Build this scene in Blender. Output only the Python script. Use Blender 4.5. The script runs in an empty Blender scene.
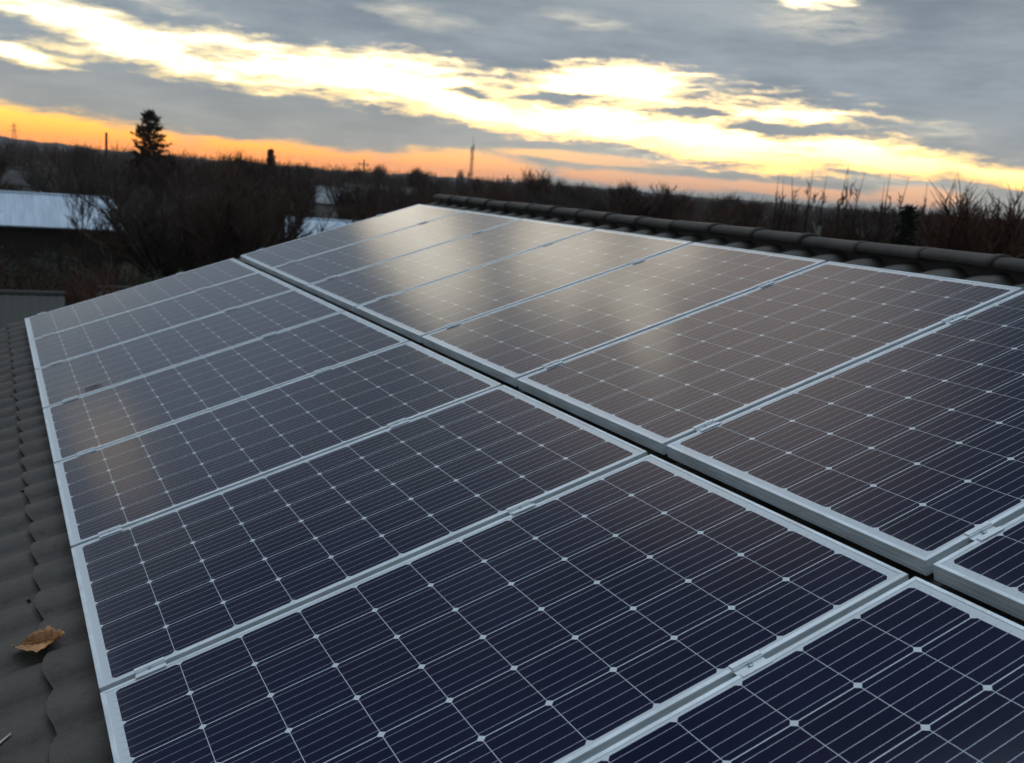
import bpy, math, random
import numpy as np
from mathutils import Matrix, Vector, Euler

S = bpy.context.scene
COL = S.collection
R = math.radians

# ------------------------------------------------------------------ frame of reference
# roof frame: u up the slope, v along the ridge (0 at the far gable end of the panels,
# negative towards the camera), n off the roof. n = 0 is the top of the panel frames.
SLOPE = R(18.3)
Z0 = 4.5
CS, SN = math.cos(SLOPE), math.sin(SLOPE)
ROOFM = Matrix(((CS, 0, -SN, 0), (0, 1, 0, 0), (SN, 0, CS, Z0), (0, 0, 0, 1)))
def W(u, v, n=0.0):
    return ROOFM @ Vector((u, v, n))

# ------------------------------------------------------------------ camera
cam_d = bpy.data.cameras.new('camera')
cam = bpy.data.objects.new('camera', cam_d)
COL.objects.link(cam)
S.camera = cam
cam_d.sensor_fit = 'HORIZONTAL'
cam_d.sensor_width = 36.0
cam_d.lens = 36.0 * 1006.52 / 1024
cam_d.clip_start = 0.02
cam_d.clip_end = 20000
rot = (Matrix.Rotation(-0.47933303, 3, 'Z') @ Matrix.Rotation(0.20984671, 3, 'Y')
       @ Matrix.Rotation(1.23144447, 3, 'X'))
cam.matrix_world = ROOFM @ (Matrix.Translation((0.20510691, -8.51793006, 1.29182967)) @ rot.to_4x4())
CAM = cam.matrix_world.translation.copy()
cam_d.dof.use_dof = True
cam_d.dof.focus_distance = 2.6
cam_d.dof.aperture_fstop = 5.2

def at(az, D, z=0.0):
    """a point D metres from the camera at compass angle az (degrees from the ridge line)"""
    return Vector((CAM.x + D * math.sin(R(az)), CAM.y + D * math.cos(R(az)), z))
def hz(el, D):
    return CAM.z + D * math.tan(R(el))

# ------------------------------------------------------------------ sky
world = bpy.data.worlds.new('World')
S.world = world
world.use_nodes = True
SUN_AZ, SUN_EL = 33.0, 6.0

class NT:
    def __init__(s, tree): s.t = tree; s.n = tree.nodes; s.l = tree.links
    def put(s, sock, v):
        if isinstance(v, bpy.types.NodeSocket): s.l.new(v, sock)
        else: sock.default_value = v
    def math(s, op, a, b=None, c=None, clamp=False):
        n = s.n.new('ShaderNodeMath'); n.operation = op; n.use_clamp = clamp
        for i, v in enumerate((a, b, c)):
            if v is not None: s.put(n.inputs[i], v)
        return n.outputs[0]
    def vmath(s, op, a, b=None, out=0):
        n = s.n.new('ShaderNodeVectorMath'); n.operation = op
        s.put(n.inputs[0], a)
        if b is not None: s.put(n.inputs[1], b)
        return n.outputs[out]
    def xyz(s, x, y, z):
        n = s.n.new('ShaderNodeCombineXYZ')
        for i, v in enumerate((x, y, z)): s.put(n.inputs[i], v)
        return n.outputs[0]
    def sep(s, v):
        n = s.n.new('ShaderNodeSeparateXYZ'); s.put(n.inputs[0], v); return n.outputs
    def noise(s, vec, scale, detail=4, rough=0.55, dim='3D', dist=0.0):
        n = s.n.new('ShaderNodeTexNoise'); n.noise_dimensions = dim
        s.put(n.inputs['Vector'], vec); n.inputs['Scale'].default_value = scale
        n.inputs['Detail'].default_value = detail; n.inputs['Roughness'].default_value = rough
        n.inputs['Distortion'].default_value = dist
        return n.outputs['Fac'], n.outputs['Color']
    def mix(s, f, a, b, blend='MIX'):
        n = s.n.new('ShaderNodeMix'); n.data_type = 'RGBA'; n.blend_type = blend; n.clamp_factor = True
        s.put(n.inputs[0], f); s.put(n.inputs[6], a); s.put(n.inputs[7], b)
        return n.outputs[2]
    def ramp(s, f, stops, interp='LINEAR'):
        n = s.n.new('ShaderNodeValToRGB'); n.color_ramp.interpolation = interp
        e = n.color_ramp.elements
        while len(e) < len(stops): e.new(0.5)
        for i, (p, c) in enumerate(stops):
            e[i].position = p; e[i].color = (c, c, c, 1) if isinstance(c, (int, float)) else (*c, 1)
        s.put(n.inputs[0], f); return n.outputs[0]
    def rng(s, v, a, b, c=0.0, d=1.0, smooth=False):
        n = s.n.new('ShaderNodeMapRange'); n.clamp = True
        if smooth: n.interpolation_type = 'SMOOTHSTEP'
        s.put(n.inputs[0], v)
        for i, x in enumerate((a, b, c, d)): n.inputs[i + 1].default_value = x
        return n.outputs[0]
    def mapping(s, v, loc, rz, sc, kind='TEXTURE'):
        n = s.n.new('ShaderNodeMapping'); n.vector_type = kind
        s.put(n.inputs[0], v); n.inputs[1].default_value = loc
        n.inputs[2].default_value = (0, 0, rz); n.inputs[3].default_value = sc
        return n.outputs[0]

# long soft breaks in the cloud deck: (azimuth, elevation, half length, half height, tilt) in degrees
GAPS = [(4.2, 6.0, 5.6, 1.05, -5.6), (12.4, 5.35, 8.2, 1.15, -4.4), (19.4, 5.05, 6.8, 1.35, -3.6),
        (24.6, 4.0, 5.4, .85, -7.0), (31.2, 3.75, 7.6, 1.0, -2.9), (31.6, 5.65, 4.3, .95, 3.0),
        (38.0, 3.25, 6.8, 1.15, -4.0), (45.4, 2.95, 7.0, .72, -4.7), (53.0, 2.2, 5.0, .5, -4.7),
        (42.2, 4.75, 3.4, .36, 0.9), (1.2, 4.5, 2.4, .5, -6.2), (41.5, 10.6, 1.9, .6, -3.4),
        # above the picture: the breaks the panels mirror
        (16.0, 13.2, 2.6, 2.6, 0.0), (15.9, 17.4, 2.6, 3.6, 0.0), (22.8, 20.6, 3.4, 3.4, 25.0),
        (25.3, 25.6, 1.9, 3.6, 15.0), (28.6, 23.0, 2.4, 1.9, 20.0)]
THIN = [(24.5, 5.6, 2.4, .9, -4), (36.6, 6.0, 4.2, .75, -2), (49.0, 4.2, 4.0, .8, -4), (42.0, 9.6, 5.0, 1.5, -6), (21.5, 8.4, 4.0, .9, -6),
        (8.0, 7.8, 5.0, .5, -6), (34.0, 2.1, 5.0, .8, -3), (47.0, 1.7, 6.0, .55, -3), (30.0, 8.8, 4.0, .6, -5)]
LOWG = [(1.2, .7, 11.5, 1.35, -2.4), (15.2, .45, 9.0, .95, -1.2), (24.2, .75, 5.0, .95, 0.3),
        (30.55, 1.7, 5.2, .36, -0.8), (34.5, .75, 6.0, .5, -0.5), (41.57, .75, 5.7, .45, -1.9), (48.65, .95, 2.6, .6, 0.0)]
DARK = [(11.68, 5.5, 2.3, .42, -5.9), (41.0, 4.05, 2.7, .5, -2.8), (28.8, 4.72, 2.6, .3, -1.0),
        (1.9, 5.75, 2.4, .42, -3.3), (23.41, 4.75, 1.2, .3, 4.5), (36.5, 4.6, 2.0, .25, 2.0)]

def build_sky():
    t = NT(world.node_tree)
    t.n.clear()
    out = t.n.new('ShaderNodeOutputWorld')
    d = t.n.new('ShaderNodeTexCoord').outputs['Generated']
    x, y, z = t.sep(d)
    az = t.math('MULTIPLY', t.math('ARCTAN2', x, y), 57.29578)
    el = t.math('MULTIPLY', t.math('ARCSINE', z), 57.29578)
    P = t.xyz(az, el, 0.0)
    q1 = t.xyz(t.math('MULTIPLY', az, .16), t.math('MULTIPLY', el, .55), 0.0)
    _, c1 = t.noise(q1, 1.0, 3, .55)
    w1 = t.vmath('MULTIPLY', t.vmath('SUBTRACT', c1, (.5, .5, .5)), (5.0, 1.5, 0))
    q2 = t.xyz(t.math('MULTIPLY', az, .55), t.math('MULTIPLY', el, 1.9), 3.1)
    _, c2 = t.noise(q2, 1.0, 4, .6)
    w2 = t.vmath('MULTIPLY', t.vmath('SUBTRACT', c2, (.5, .5, .5)), (1.8, .62, 0))
    PW = t.vmath('ADD', t.vmath('ADD', P, w1), w2)
    def field(lst, Pt):
        acc = None
        for (a, e, la, lb, tilt) in lst:
            m = t.mapping(Pt, (a, e, 0), R(tilt), (la, lb, 1))
            v = t.math('SUBTRACT', 1.0, t.vmath('LENGTH', m, out=1))
            acc = v if acc is None else t.math('SMOOTH_MAX', acc, v, .12)
        return acc
    F = field(GAPS, PW)
    FL = field(LOWG, t.vmath('ADD', P, t.vmath('MULTIPLY', t.vmath('ADD', w1, w2), (.6, .35, 0))))
    FD = field(DARK, PW)
    env = t.math('SUBTRACT', 1.0, t.vmath('LENGTH', t.mapping(PW, (37.5, 4.3, 0), R(-4), (15.0, 2.9, 1)), out=1))
    env2 = t.math('SUBTRACT', 1.0, t.vmath('LENGTH', t.mapping(PW, (12.0, 5.4, 0), R(-4), (16.0, 2.2, 1)), out=1))
    F = t.math('SMOOTH_MAX', F, t.math('SUBTRACT', t.math('MAXIMUM', env, env2), .74), .2)
    q5 = t.mapping(t.vmath('ADD', P, w2), (5, 1, 0), R(-5), (.42, 2.6, 1), 'POINT')
    nz, _ = t.noise(q5, 1.0, 6, .62)
    nzc = t.math('SUBTRACT', nz, .5)
    F = t.math('SUBTRACT', F, t.math('MULTIPLY', t.rng(FD, -.6, .7, smooth=True), .75))
    F = t.math('ADD', F, t.math('MULTIPLY', nzc, 1.9))
    FL = t.math('ADD', FL, t.math('MULTIPLY', nzc, .9))
    n5, _ = t.noise(t.mapping(P, (2, 9, 0), R(-6), (.30, 1.15, 1), 'POINT'), 1.0, 4, .6)
    gap = t.rng(F, -.42, .30, smooth=True)
    core = t.rng(t.math('ADD', F, t.math('MULTIPLY', t.math('SUBTRACT', n5, .5), 1.1)), -.02, .70, smooth=True)
    gapl = t.rng(FL, -.15, .42, smooth=True)
    # grey cloud deck
    q3 = t.mapping(P, (0, 0, 0), R(-7), (.055, .17, 1), 'POINT')
    n3, _ = t.noise(q3, 1.0, 5, .52)
    n4, _ = t.noise(t.mapping(P, (7, 3, 0), R(-9), (.16, .55, 1), 'POINT'), 1.0, 4, .55)
    v = t.math('ADD', t.math('ADD', t.math('MULTIPLY', n3, .58), t.math('MULTIPLY', n4, .27)), t.math('MULTIPLY', nz, .15))
    v = t.rng(v, .32, .68, smooth=True)
    cold = t.mix(v, (.195, .240, .290, 1), (.38, .425, .46, 1))
    warm = t.mix(v, (.31, .315, .295, 1), (.50, .485, .435, 1))
    lowmask = t.rng(el, 0.5, 6.5, 1.0, 0.0, True)
    cloud = t.mix(lowmask, cold, warm)
    up = t.ramp(t.math('DIVIDE', el, 90.0), [(0.0, 1.0), (.10, 1.0), (.14, .80), (.33, .72), (.43, .36), (.58, .26), (.73, 7.4), (1.0, 10.0)])  # unseen overhead sky boosted to light the frames, dimmed lower for the cells
    cloud = t.mix(1.0, cloud, up, 'MULTIPLY')
    # thin warm veil the right hand panels mirror
    veil = t.rng(t.vmath('LENGTH', t.mapping(P, (29, 28, 0), R(20), (19, 16, 1)), out=1), .25, 1.0, 1.0, 0.0, True)
    cloud = t.mix(t.math('MULTIPLY', veil, .85), cloud, (.80, .69, .60, 1))
    cloud = t.mix(t.rng(el, 52, 66), cloud, t.mix(1.0, cloud, (.92, 1.0, 1.08, 1), 'MULTIPLY'))
    mk = t.rng(t.vmath('LENGTH', t.mapping(PW, (21, 17.5, 0), R(12), (12, 8, 1)), out=1), .35, 1.0, 1.0, 0.0, True)  # unseen patches added to shape the panel reflections: milky, dark, bluish, warm
    cloud = t.mix(t.math('MULTIPLY', mk, .7), cloud, (.54, .545, .53, 1))
    dk = t.rng(t.vmath('LENGTH', t.mapping(PW, (-6, 31, 0), 0, (20, 12, 1)), out=1), .4, 1.0, 1.0, 0.0, True)
    cloud = t.mix(t.math('MULTIPLY', dk, .85), cloud, (.07, .085, .11, 1))
    bl = t.rng(t.vmath('LENGTH', t.mapping(PW, (2, 14.5, 0), 0, (14, 7.5, 1)), out=1), .4, 1.0, 1.0, 0.0, True)
    cloud = t.mix(t.math('MULTIPLY', bl, .75), cloud, (.25, .305, .38, 1))
    soft = t.rng(t.vmath('LENGTH', t.mapping(PW, (-5.0, 15.8, 0), R(8), (2.6, 5.0, 1)), out=1), .25, 1.0, 1.0, 0.0, True)
    cloud = t.mix(t.math('MULTIPLY', soft, .6), cloud, (.82, .68, .50, 1))
    thin = None
    for (a, e, la, lb, tilt) in THIN:
        f_ = t.rng(t.vmath('LENGTH', t.mapping(PW, (a, e, 0), R(tilt), (la, lb, 1)), out=1), .1, 1.0, 1.0, 0.0, True)
        thin = f_ if thin is None else t.math('MAXIMUM', thin, f_)
    cloud = t.mix(t.math('MULTIPLY', t.math('MULTIPLY', thin, t.rng(nz, .3, .65)), .75), cloud, (.72, .68, .56, 1))
    # light coming through the breaks
    elr = t.math('DIVIDE', el, 30.0)
    edge = t.ramp(elr, [(0.0, (.85, .38, .13)), (.06, (.92, .55, .22)), (.12, (.95, .74, .36)), (.22, (.82, .72, .46)), (.4, (.86, .80, .66)), (1.0, (.86, .78, .64))])
    inner = t.ramp(elr, [(0.0, (.98, .40, .07)), (.06, (1.0, .62, .20)), (.11, (1.0, .92, .60)), (.16, (1.0, 1.0, .88)), (.4, (1.0, .97, .86)), (1.0, (1.0, .92, .74))])
    inner = t.vmath('SCALE', inner); inner.node.inputs['Scale'].default_value = 1.45
    glow = t.mix(core, edge, inner)
    col = t.mix(gap, cloud, glow)
    pe = t.rng(az, 12, 34)
    low = t.mix(pe, (2.0, .62, .04, 1), (1.02, .52, .28, 1))
    lowh = t.mix(pe, (1.75, .95, .14, 1), (1.0, .66, .40, 1))
    low = t.mix(t.rng(el, .6, 1.9), low, lowh)
    col = t.mix(gapl, col, low)
    # the side of the sky away from the sunset is plain evening cloud
    back = t.rng(t.math('ABSOLUTE', t.math('SUBTRACT', az, 27.0)), 75, 130, 0, 1, True)
    col = t.mix(back, col, t.mix(t.rng(el, 8, 40), (.13, .15, .18, 1), (.17, .20, .24, 1)))
    bg = t.n.new('ShaderNodeBackground')
    t.put(bg.inputs[0], col); bg.inputs[1].default_value = 1.0
    sky = t.n.new('ShaderNodeTexSky'); sky.sky_type = 'NISHITA'; sky.sun_disc = False
    sky.sun_elevation = R(SUN_EL); sky.sun_rotation = R(SUN_AZ)
    sky.air_density = 1.0; sky.dust_density = 2.0
    bg2 = t.n.new('ShaderNodeBackground')
    t.put(bg2.inputs[0], t.mix(t.math('MULTIPLY', gap, .5), (0, 0, 0, 1), sky.outputs[0]))
    bg2.inputs[1].default_value = 0.05
    add = t.n.new('ShaderNodeAddShader')
    t.l.new(bg.outputs[0], add.inputs[0]); t.l.new(bg2.outputs[0], add.inputs[1])
    t.l.new(add.outputs[0], out.inputs[0])
build_sky()

sun_d = bpy.data.lights.new('sun', 'SUN')
sun_d.energy = 0.25
sun_d.angle = R(14)
sun_d.color = (1.0, .78, .5)
sun = bpy.data.objects.new('sun', sun_d)
COL.objects.link(sun)
sd = Vector((math.sin(R(SUN_AZ)) * math.cos(R(SUN_EL)), math.cos(R(SUN_AZ)) * math.cos(R(SUN_EL)), math.sin(R(SUN_EL))))
sun.rotation_euler = sd.to_track_quat('Z', 'Y').to_euler()
sun.location = (0, 0, 30)

S.view_settings.view_transform = 'Standard'
S.view_settings.look = 'None'
S.view_settings.exposure = 0.1
S.view_settings.gamma = 1.0
S.view_settings.use_curve_mapping = False
S.render.engine = 'CYCLES'
S.cycles.use_denoising = True
S.cycles.max_bounces = 6
S.cycles.transparent_max_bounces = 12

# ------------------------------------------------------------------ helpers
class MB:
    def __init__(s): s.v = []; s.f = []; s.m = []
    def add(s, vs, fs, mi=0):
        o = len(s.v); s.v.extend([tuple(p) for p in vs])
        s.f.extend([tuple(i + o for i in f) for f in fs]); s.m.extend([mi] * len(fs))
    def box(s, c, size, M=None, mi=0):
        x, y, z = (k / 2 for k in size)
        vs = [Vector((c[0] + a * x, c[1] + b * y, c[2] + d * z)) for a in (-1, 1) for b in (-1, 1) for d in (-1, 1)]
        if M is not None: vs = [M @ p for p in vs]
        s.add(vs, [(0, 1, 3, 2), (4, 6, 7, 5), (0, 4, 5, 1), (2, 3, 7, 6), (0, 2, 6, 4), (1, 5, 7, 3)], mi)
    def tube(s, pts, rad, n=6, cap=True, mi=0):
        pts = [Vector(p) for p in pts]; vs = []; fs = []
        a = None
        for i, p in enumerate(pts):
            d = (pts[min(i + 1, len(pts) - 1)] - pts[max(i - 1, 0)])
            d = d.normalized() if d.length > 1e-9 else Vector((0, 0, 1))
            if a is None: a = d.orthogonal().normalized()
            else:
                a = a - d * a.dot(d); a = a.normalized() if a.length > 1e-6 else d.orthogonal().normalized()
            b = d.cross(a)
            for k in range(n):
                t = 2 * math.pi * k / n
                vs.append(p + (a * math.cos(t) + b * math.sin(t)) * rad[i])
        for i in range(len(pts) - 1):
            for k in range(n):
                fs.append((i * n + k, i * n + (k + 1) % n, (i + 1) * n + (k + 1) % n, (i + 1) * n + k))
        if cap:
            fs.append(tuple(reversed(range(n)))); fs.append(tuple(range((len(pts) - 1) * n, len(pts) * n)))
        s.add(vs, fs, mi)
    def mesh(s, name, mats, smooth=False):
        me = bpy.data.meshes.new(name)
        me.from_pydata(s.v, [], s.f)
        for m in (mats if isinstance(mats, (list, tuple)) else [mats]): me.materials.append(m)
        if any(s.m): me.polygons.foreach_set('material_index', s.m)
        if smooth: me.polygons.foreach_set('use_smooth', [True] * len(s.f))
        me.update()
        return me

def obj(name, me, parent=None, loc=None):
    o = bpy.data.objects.new(name, me); COL.objects.link(o)
    if parent is not None: o.parent = parent
    if loc is not None: o.location = loc
    return o
def tag(o, label, cat, group=None, kind=None):
    if label: o['label'] = label
    if cat: o['category'] = cat
    if group: o['group'] = group
    if kind: o['kind'] = kind
    return o
def thing(name, label, cat, loc=(0, 0, 0), rz=0.0, group=None):
    o = obj(name, None); o.location = loc; o.rotation_euler = (0, 0, rz); o.empty_display_size = .1
    return tag(o, label, cat, group)
def structure(name, me):
    o = obj(name, me); o['kind'] = 'structure'; return o

def material(name):
    m = bpy.data.materials.new(name); m.use_nodes = True
    t = NT(m.node_tree)
    b = next(n for n in t.n if n.type == 'BSDF_PRINCIPLED')
    return m, t, b
def simple(name, col, rough=.7, var=.25, scale=8.0, metal=0.0, bump=0.0, bscale=None, spec=.5, stretch=(1, 1, 1)):
    m, t, b = material(name)
    co = t.n.new('ShaderNodeTexCoord').outputs['Object']
    co = t.mapping(co, (0, 0, 0), 0, stretch, 'POINT')
    f, _ = t.noise(co, scale, 5, .6)
    f2 = t.rng(f, .3, .7)
    lo = tuple(c * (1 - var) for c in col); hi = tuple(min(1, c * (1 + var)) for c in col)
    t.put(b.inputs['Base Color'], t.mix(f2, (*lo, 1), (*hi, 1)))
    b.inputs['Roughness'].default_value = rough
    t.put(b.inputs['Roughness'], t.rng(f, .3, .7, max(.02, rough - .1), min(1, rough + .1)))
    b.inputs['Metallic'].default_value = metal
    b.inputs['Specular IOR Level'].default_value = spec
    if bump:
        n2, _ = t.noise(co, bscale or scale * 6, 4, .6)
        bn = t.n.new('ShaderNodeBump'); bn.inputs['Strength'].default_value = bump
        bn.inputs['Distance'].default_value = .01
        t.put(bn.inputs['Height'], n2); t.l.new(bn.outputs[0], b.inputs['Normal'])
    return m

M_alu = simple('anodised_aluminium', (.72, .77, .79), .42, .16, 26, .25, .15, 300, stretch=(.25, .25, 1))
M_clamp = simple('clamp_aluminium', (.72, .76, .78), .4, .06, 30, .15)
M_steel = simple('bolt_steel', (.30, .31, .32), .4, .2, 60, .8)
def tile_material():
    m, t, b = material('grey_roof_tile')
    co = t.n.new('ShaderNodeTexCoord').outputs['Object']
    n1, _ = t.noise(co, 3.5, 5, .6); n2, _ = t.noise(co, 240, 3, .6); n3, _ = t.noise(co, 34, 4, .65); n4, _ = t.noise(co, 90, 2, .5)
    c = t.mix(t.rng(n1, .3, .7), (.058, .048, .039, 1), (.084, .070, .057, 1))
    c = t.mix(t.rng(n2, .35, .75, 0, .6), c, (.112, .100, .088, 1))
    c = t.mix(t.rng(n3, .60, .72, 0, .5), c, (.042, .037, .031, 1))
    c = t.mix(t.math('MULTIPLY', t.rng(n4, .70, .76), t.rng(n1, .5, .62)), c, (.19, .19, .165, 1))
    t.put(b.inputs['Base Color'], c); t.put(b.inputs['Roughness'], t.rng(n3, .3, .7, .55, .8))
    b.inputs['Specular IOR Level'].default_value = .35
    bn = t.n.new('ShaderNodeBump'); bn.inputs['Strength'].default_value = .55; bn.inputs['Distance'].default_value = .003
    t.put(bn.inputs['Height'], t.math('ADD', n2, t.math('MULTIPLY', n3, .8))); t.l.new(bn.outputs[0], b.inputs['Normal'])
    return m
M_tile = tile_material()
M_ridge = simple('grey_ridge_tile', (.055, .046, .039), .8, .5, 9.0, 0, .25, 200, spec=.4)
M_plaster = simple('grey_plaster', (.15, .145, .12), .9, .2, 3, 0, .3, 60)
M_fascia = simple('dark_fascia', (.06, .05, .045), .7, .2, 6)
M_leaf = simple('dry_leaf', (.44, .215, .085), .75, .45, 22, 0, .4, 120)
M_pale = simple('pale_sliver', (.45, .42, .36), .7, .2, 40)
M_bark = simple('dark_bark', (.030, .023, .018), .9, .4, 3, 0, .5, 40, spec=.2)
M_twig = simple('brown_twigs', (.072, .045, .032), .85, .45, .8, spec=.2)
M_twig_red = simple('reddish_twigs', (.105, .052, .032), .85, .4, .8, spec=.2)
M_twig_grey = simple('greyish_twigs', (.078, .064, .052), .85, .4, .8, spec=.2)
M_palebark = simple('pale_bark', (.30, .29, .26), .8, .4, 4, 0, .4, 30, spec=.2)
M_needle_brown = simple('brown_needles', (.060, .034, .020), .85, .5, 2.5, spec=.2)
M_needle = simple('dark_needles', (.018, .026, .014), .8, .5, 2.5, spec=.2)
M_shrubleaf = simple('dull_evergreen_leaves', (.028, .034, .018), .75, .5, 2.5, spec=.25)
M_metalroof = simple('pale_blue_sheet_metal', (.46, .54, .62), .5, .14, 1.2, .1, 0, stretch=(3, .3, 1))
M_whitewall = simple('whitewash', (.52, .51, .48), .9, .15, 1.5)
M_brownwall = simple('brown_boards', (.12, .09, .06), .9, .3, 2.0)
M_yellowwall = simple('ochre_plaster', (.055, .045, .032), .9, .25, 1.5)
M_greyroof = simple('grey_fibre_cement', (.046, .044, .036), .85, .25, 1.2, 0, .2, 30)
M_darkroof = simple('weathered_dark_roofing', (.07, .06, .055), .85, .25, 1.5)
M_lightroof = simple('pale_grey_roofing', (.27, .29, .30), .6, .15, 1.2)
M_winframe = simple('white_window_frame', (.7, .7, .68), .6, .08, 3)
M_glass = simple('dark_window_glass', (.02, .022, .025), .1, .1, 2)
M_pole = simple('weathered_pole', (.075, .06, .048), .9, .3, 5)
M_mast = simple('galvanised_mast', (.14, .13, .125), .6, .2, 3, .3)
M_concrete = simple('pale_concrete', (.36, .33, .28), .9, .2, 8)

# ------------------------------------------------------------------ ground, hills
def build_ground():
    m, t, b = material('winter_ground')
    co = t.n.new('ShaderNodeTexCoord').outputs['Object']
    f, _ = t.noise(co, .06, 6, .6); g, _ = t.noise(co, 1.3, 6, .65)
    f = t.math('ADD', t.math('MULTIPLY', f, .6), t.math('MULTIPLY', g, .4))
    c = t.ramp(f, [(.3, (.030, .022, .014)), (.5, (.050, .036, .022)), (.62, (.062, .052, .030)), (.75, (.085, .065, .042))])
    t.put(b.inputs['Base Color'], c); b.inputs['Roughness'].default_value = .95
    b.inputs['Specular IOR Level'].default_value = .1
    mb = MB(); rs = [0, 8, 16, 30, 50, 80, 130, 200, 320, 520, 900, 1800, 4000, 9000]; n = 96
    rnd = random.Random(3)
    for r in rs:
        for k in range(n):
            a = 2 * math.pi * k / n
            h = 0 if r < 20 or r > 1500 else rnd.uniform(-.18, .18) * min(1, r / 60)
            mb.v.append((r * math.cos(a), r * math.sin(a), h))
    for i in range(len(rs) - 1):
        for k in range(n):
            q = (i * n + k, (i + 1) * n + k, (i + 1) * n + (k + 1) % n, i * n + (k + 1) % n)
            mb.f.append(q if i else q[1:] and (q[0], q[1], q[2])); mb.m.append(0)
    structure('ground', mb.mesh('ground', m, True))
    # low wooded hills on the skyline
    m2, t2, b2 = material('wooded_hills')
    co = t2.n.new('ShaderNodeTexCoord').outputs['Object']
    f, _ = t2.noise(co, .02, 6, .7)
    t2.put(b2.inputs['Base Color'], t2.ramp(f, [(.3, (.035, .032, .036)), (.7, (.065, .056, .055))]))
    b2.inputs['Roughness'].default_value = 1; b2.inputs['Specular IOR Level'].default_value = 0
    mb = MB(); n = 400
    prof = [(0, 0), (.25, .55), (.5, .9), (.75, 1.0), (1.0, .9), (1.6, .3), (2.0, 0)]
    rn = random.Random(8); ph = [rn.uniform(0, 6.28) for _ in range(8)]
    for k in range(n + 1):
        az = -35 + 130 * k / n
        h = 9.2 + 10.5 * math.exp(-((az + 3) / 6) ** 2) + 1.2 * math.sin(az * .21 + ph[0]) + 1.0 * math.sin(az * .63 + ph[1]) + .9 * math.sin(az * 2.1 + ph[2]) + .6 * math.sin(az * 5.3 + ph[3]) + rn.uniform(-.5, .5)
        for (dr, hh) in prof:
            p = at(az, 1500 + 260 * dr, hh * h - .3)
            mb.v.append(tuple(p))
    L = len(prof)
    for k in range(n):
        for j in range(L - 1):
            mb.f.append((k * L + j, (k + 1) * L + j, (k + 1) * L + j + 1, k * L + j + 1)); mb.m.append(0)
    structure('hills', mb.mesh('hills', m2, True))
build_ground()

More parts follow.
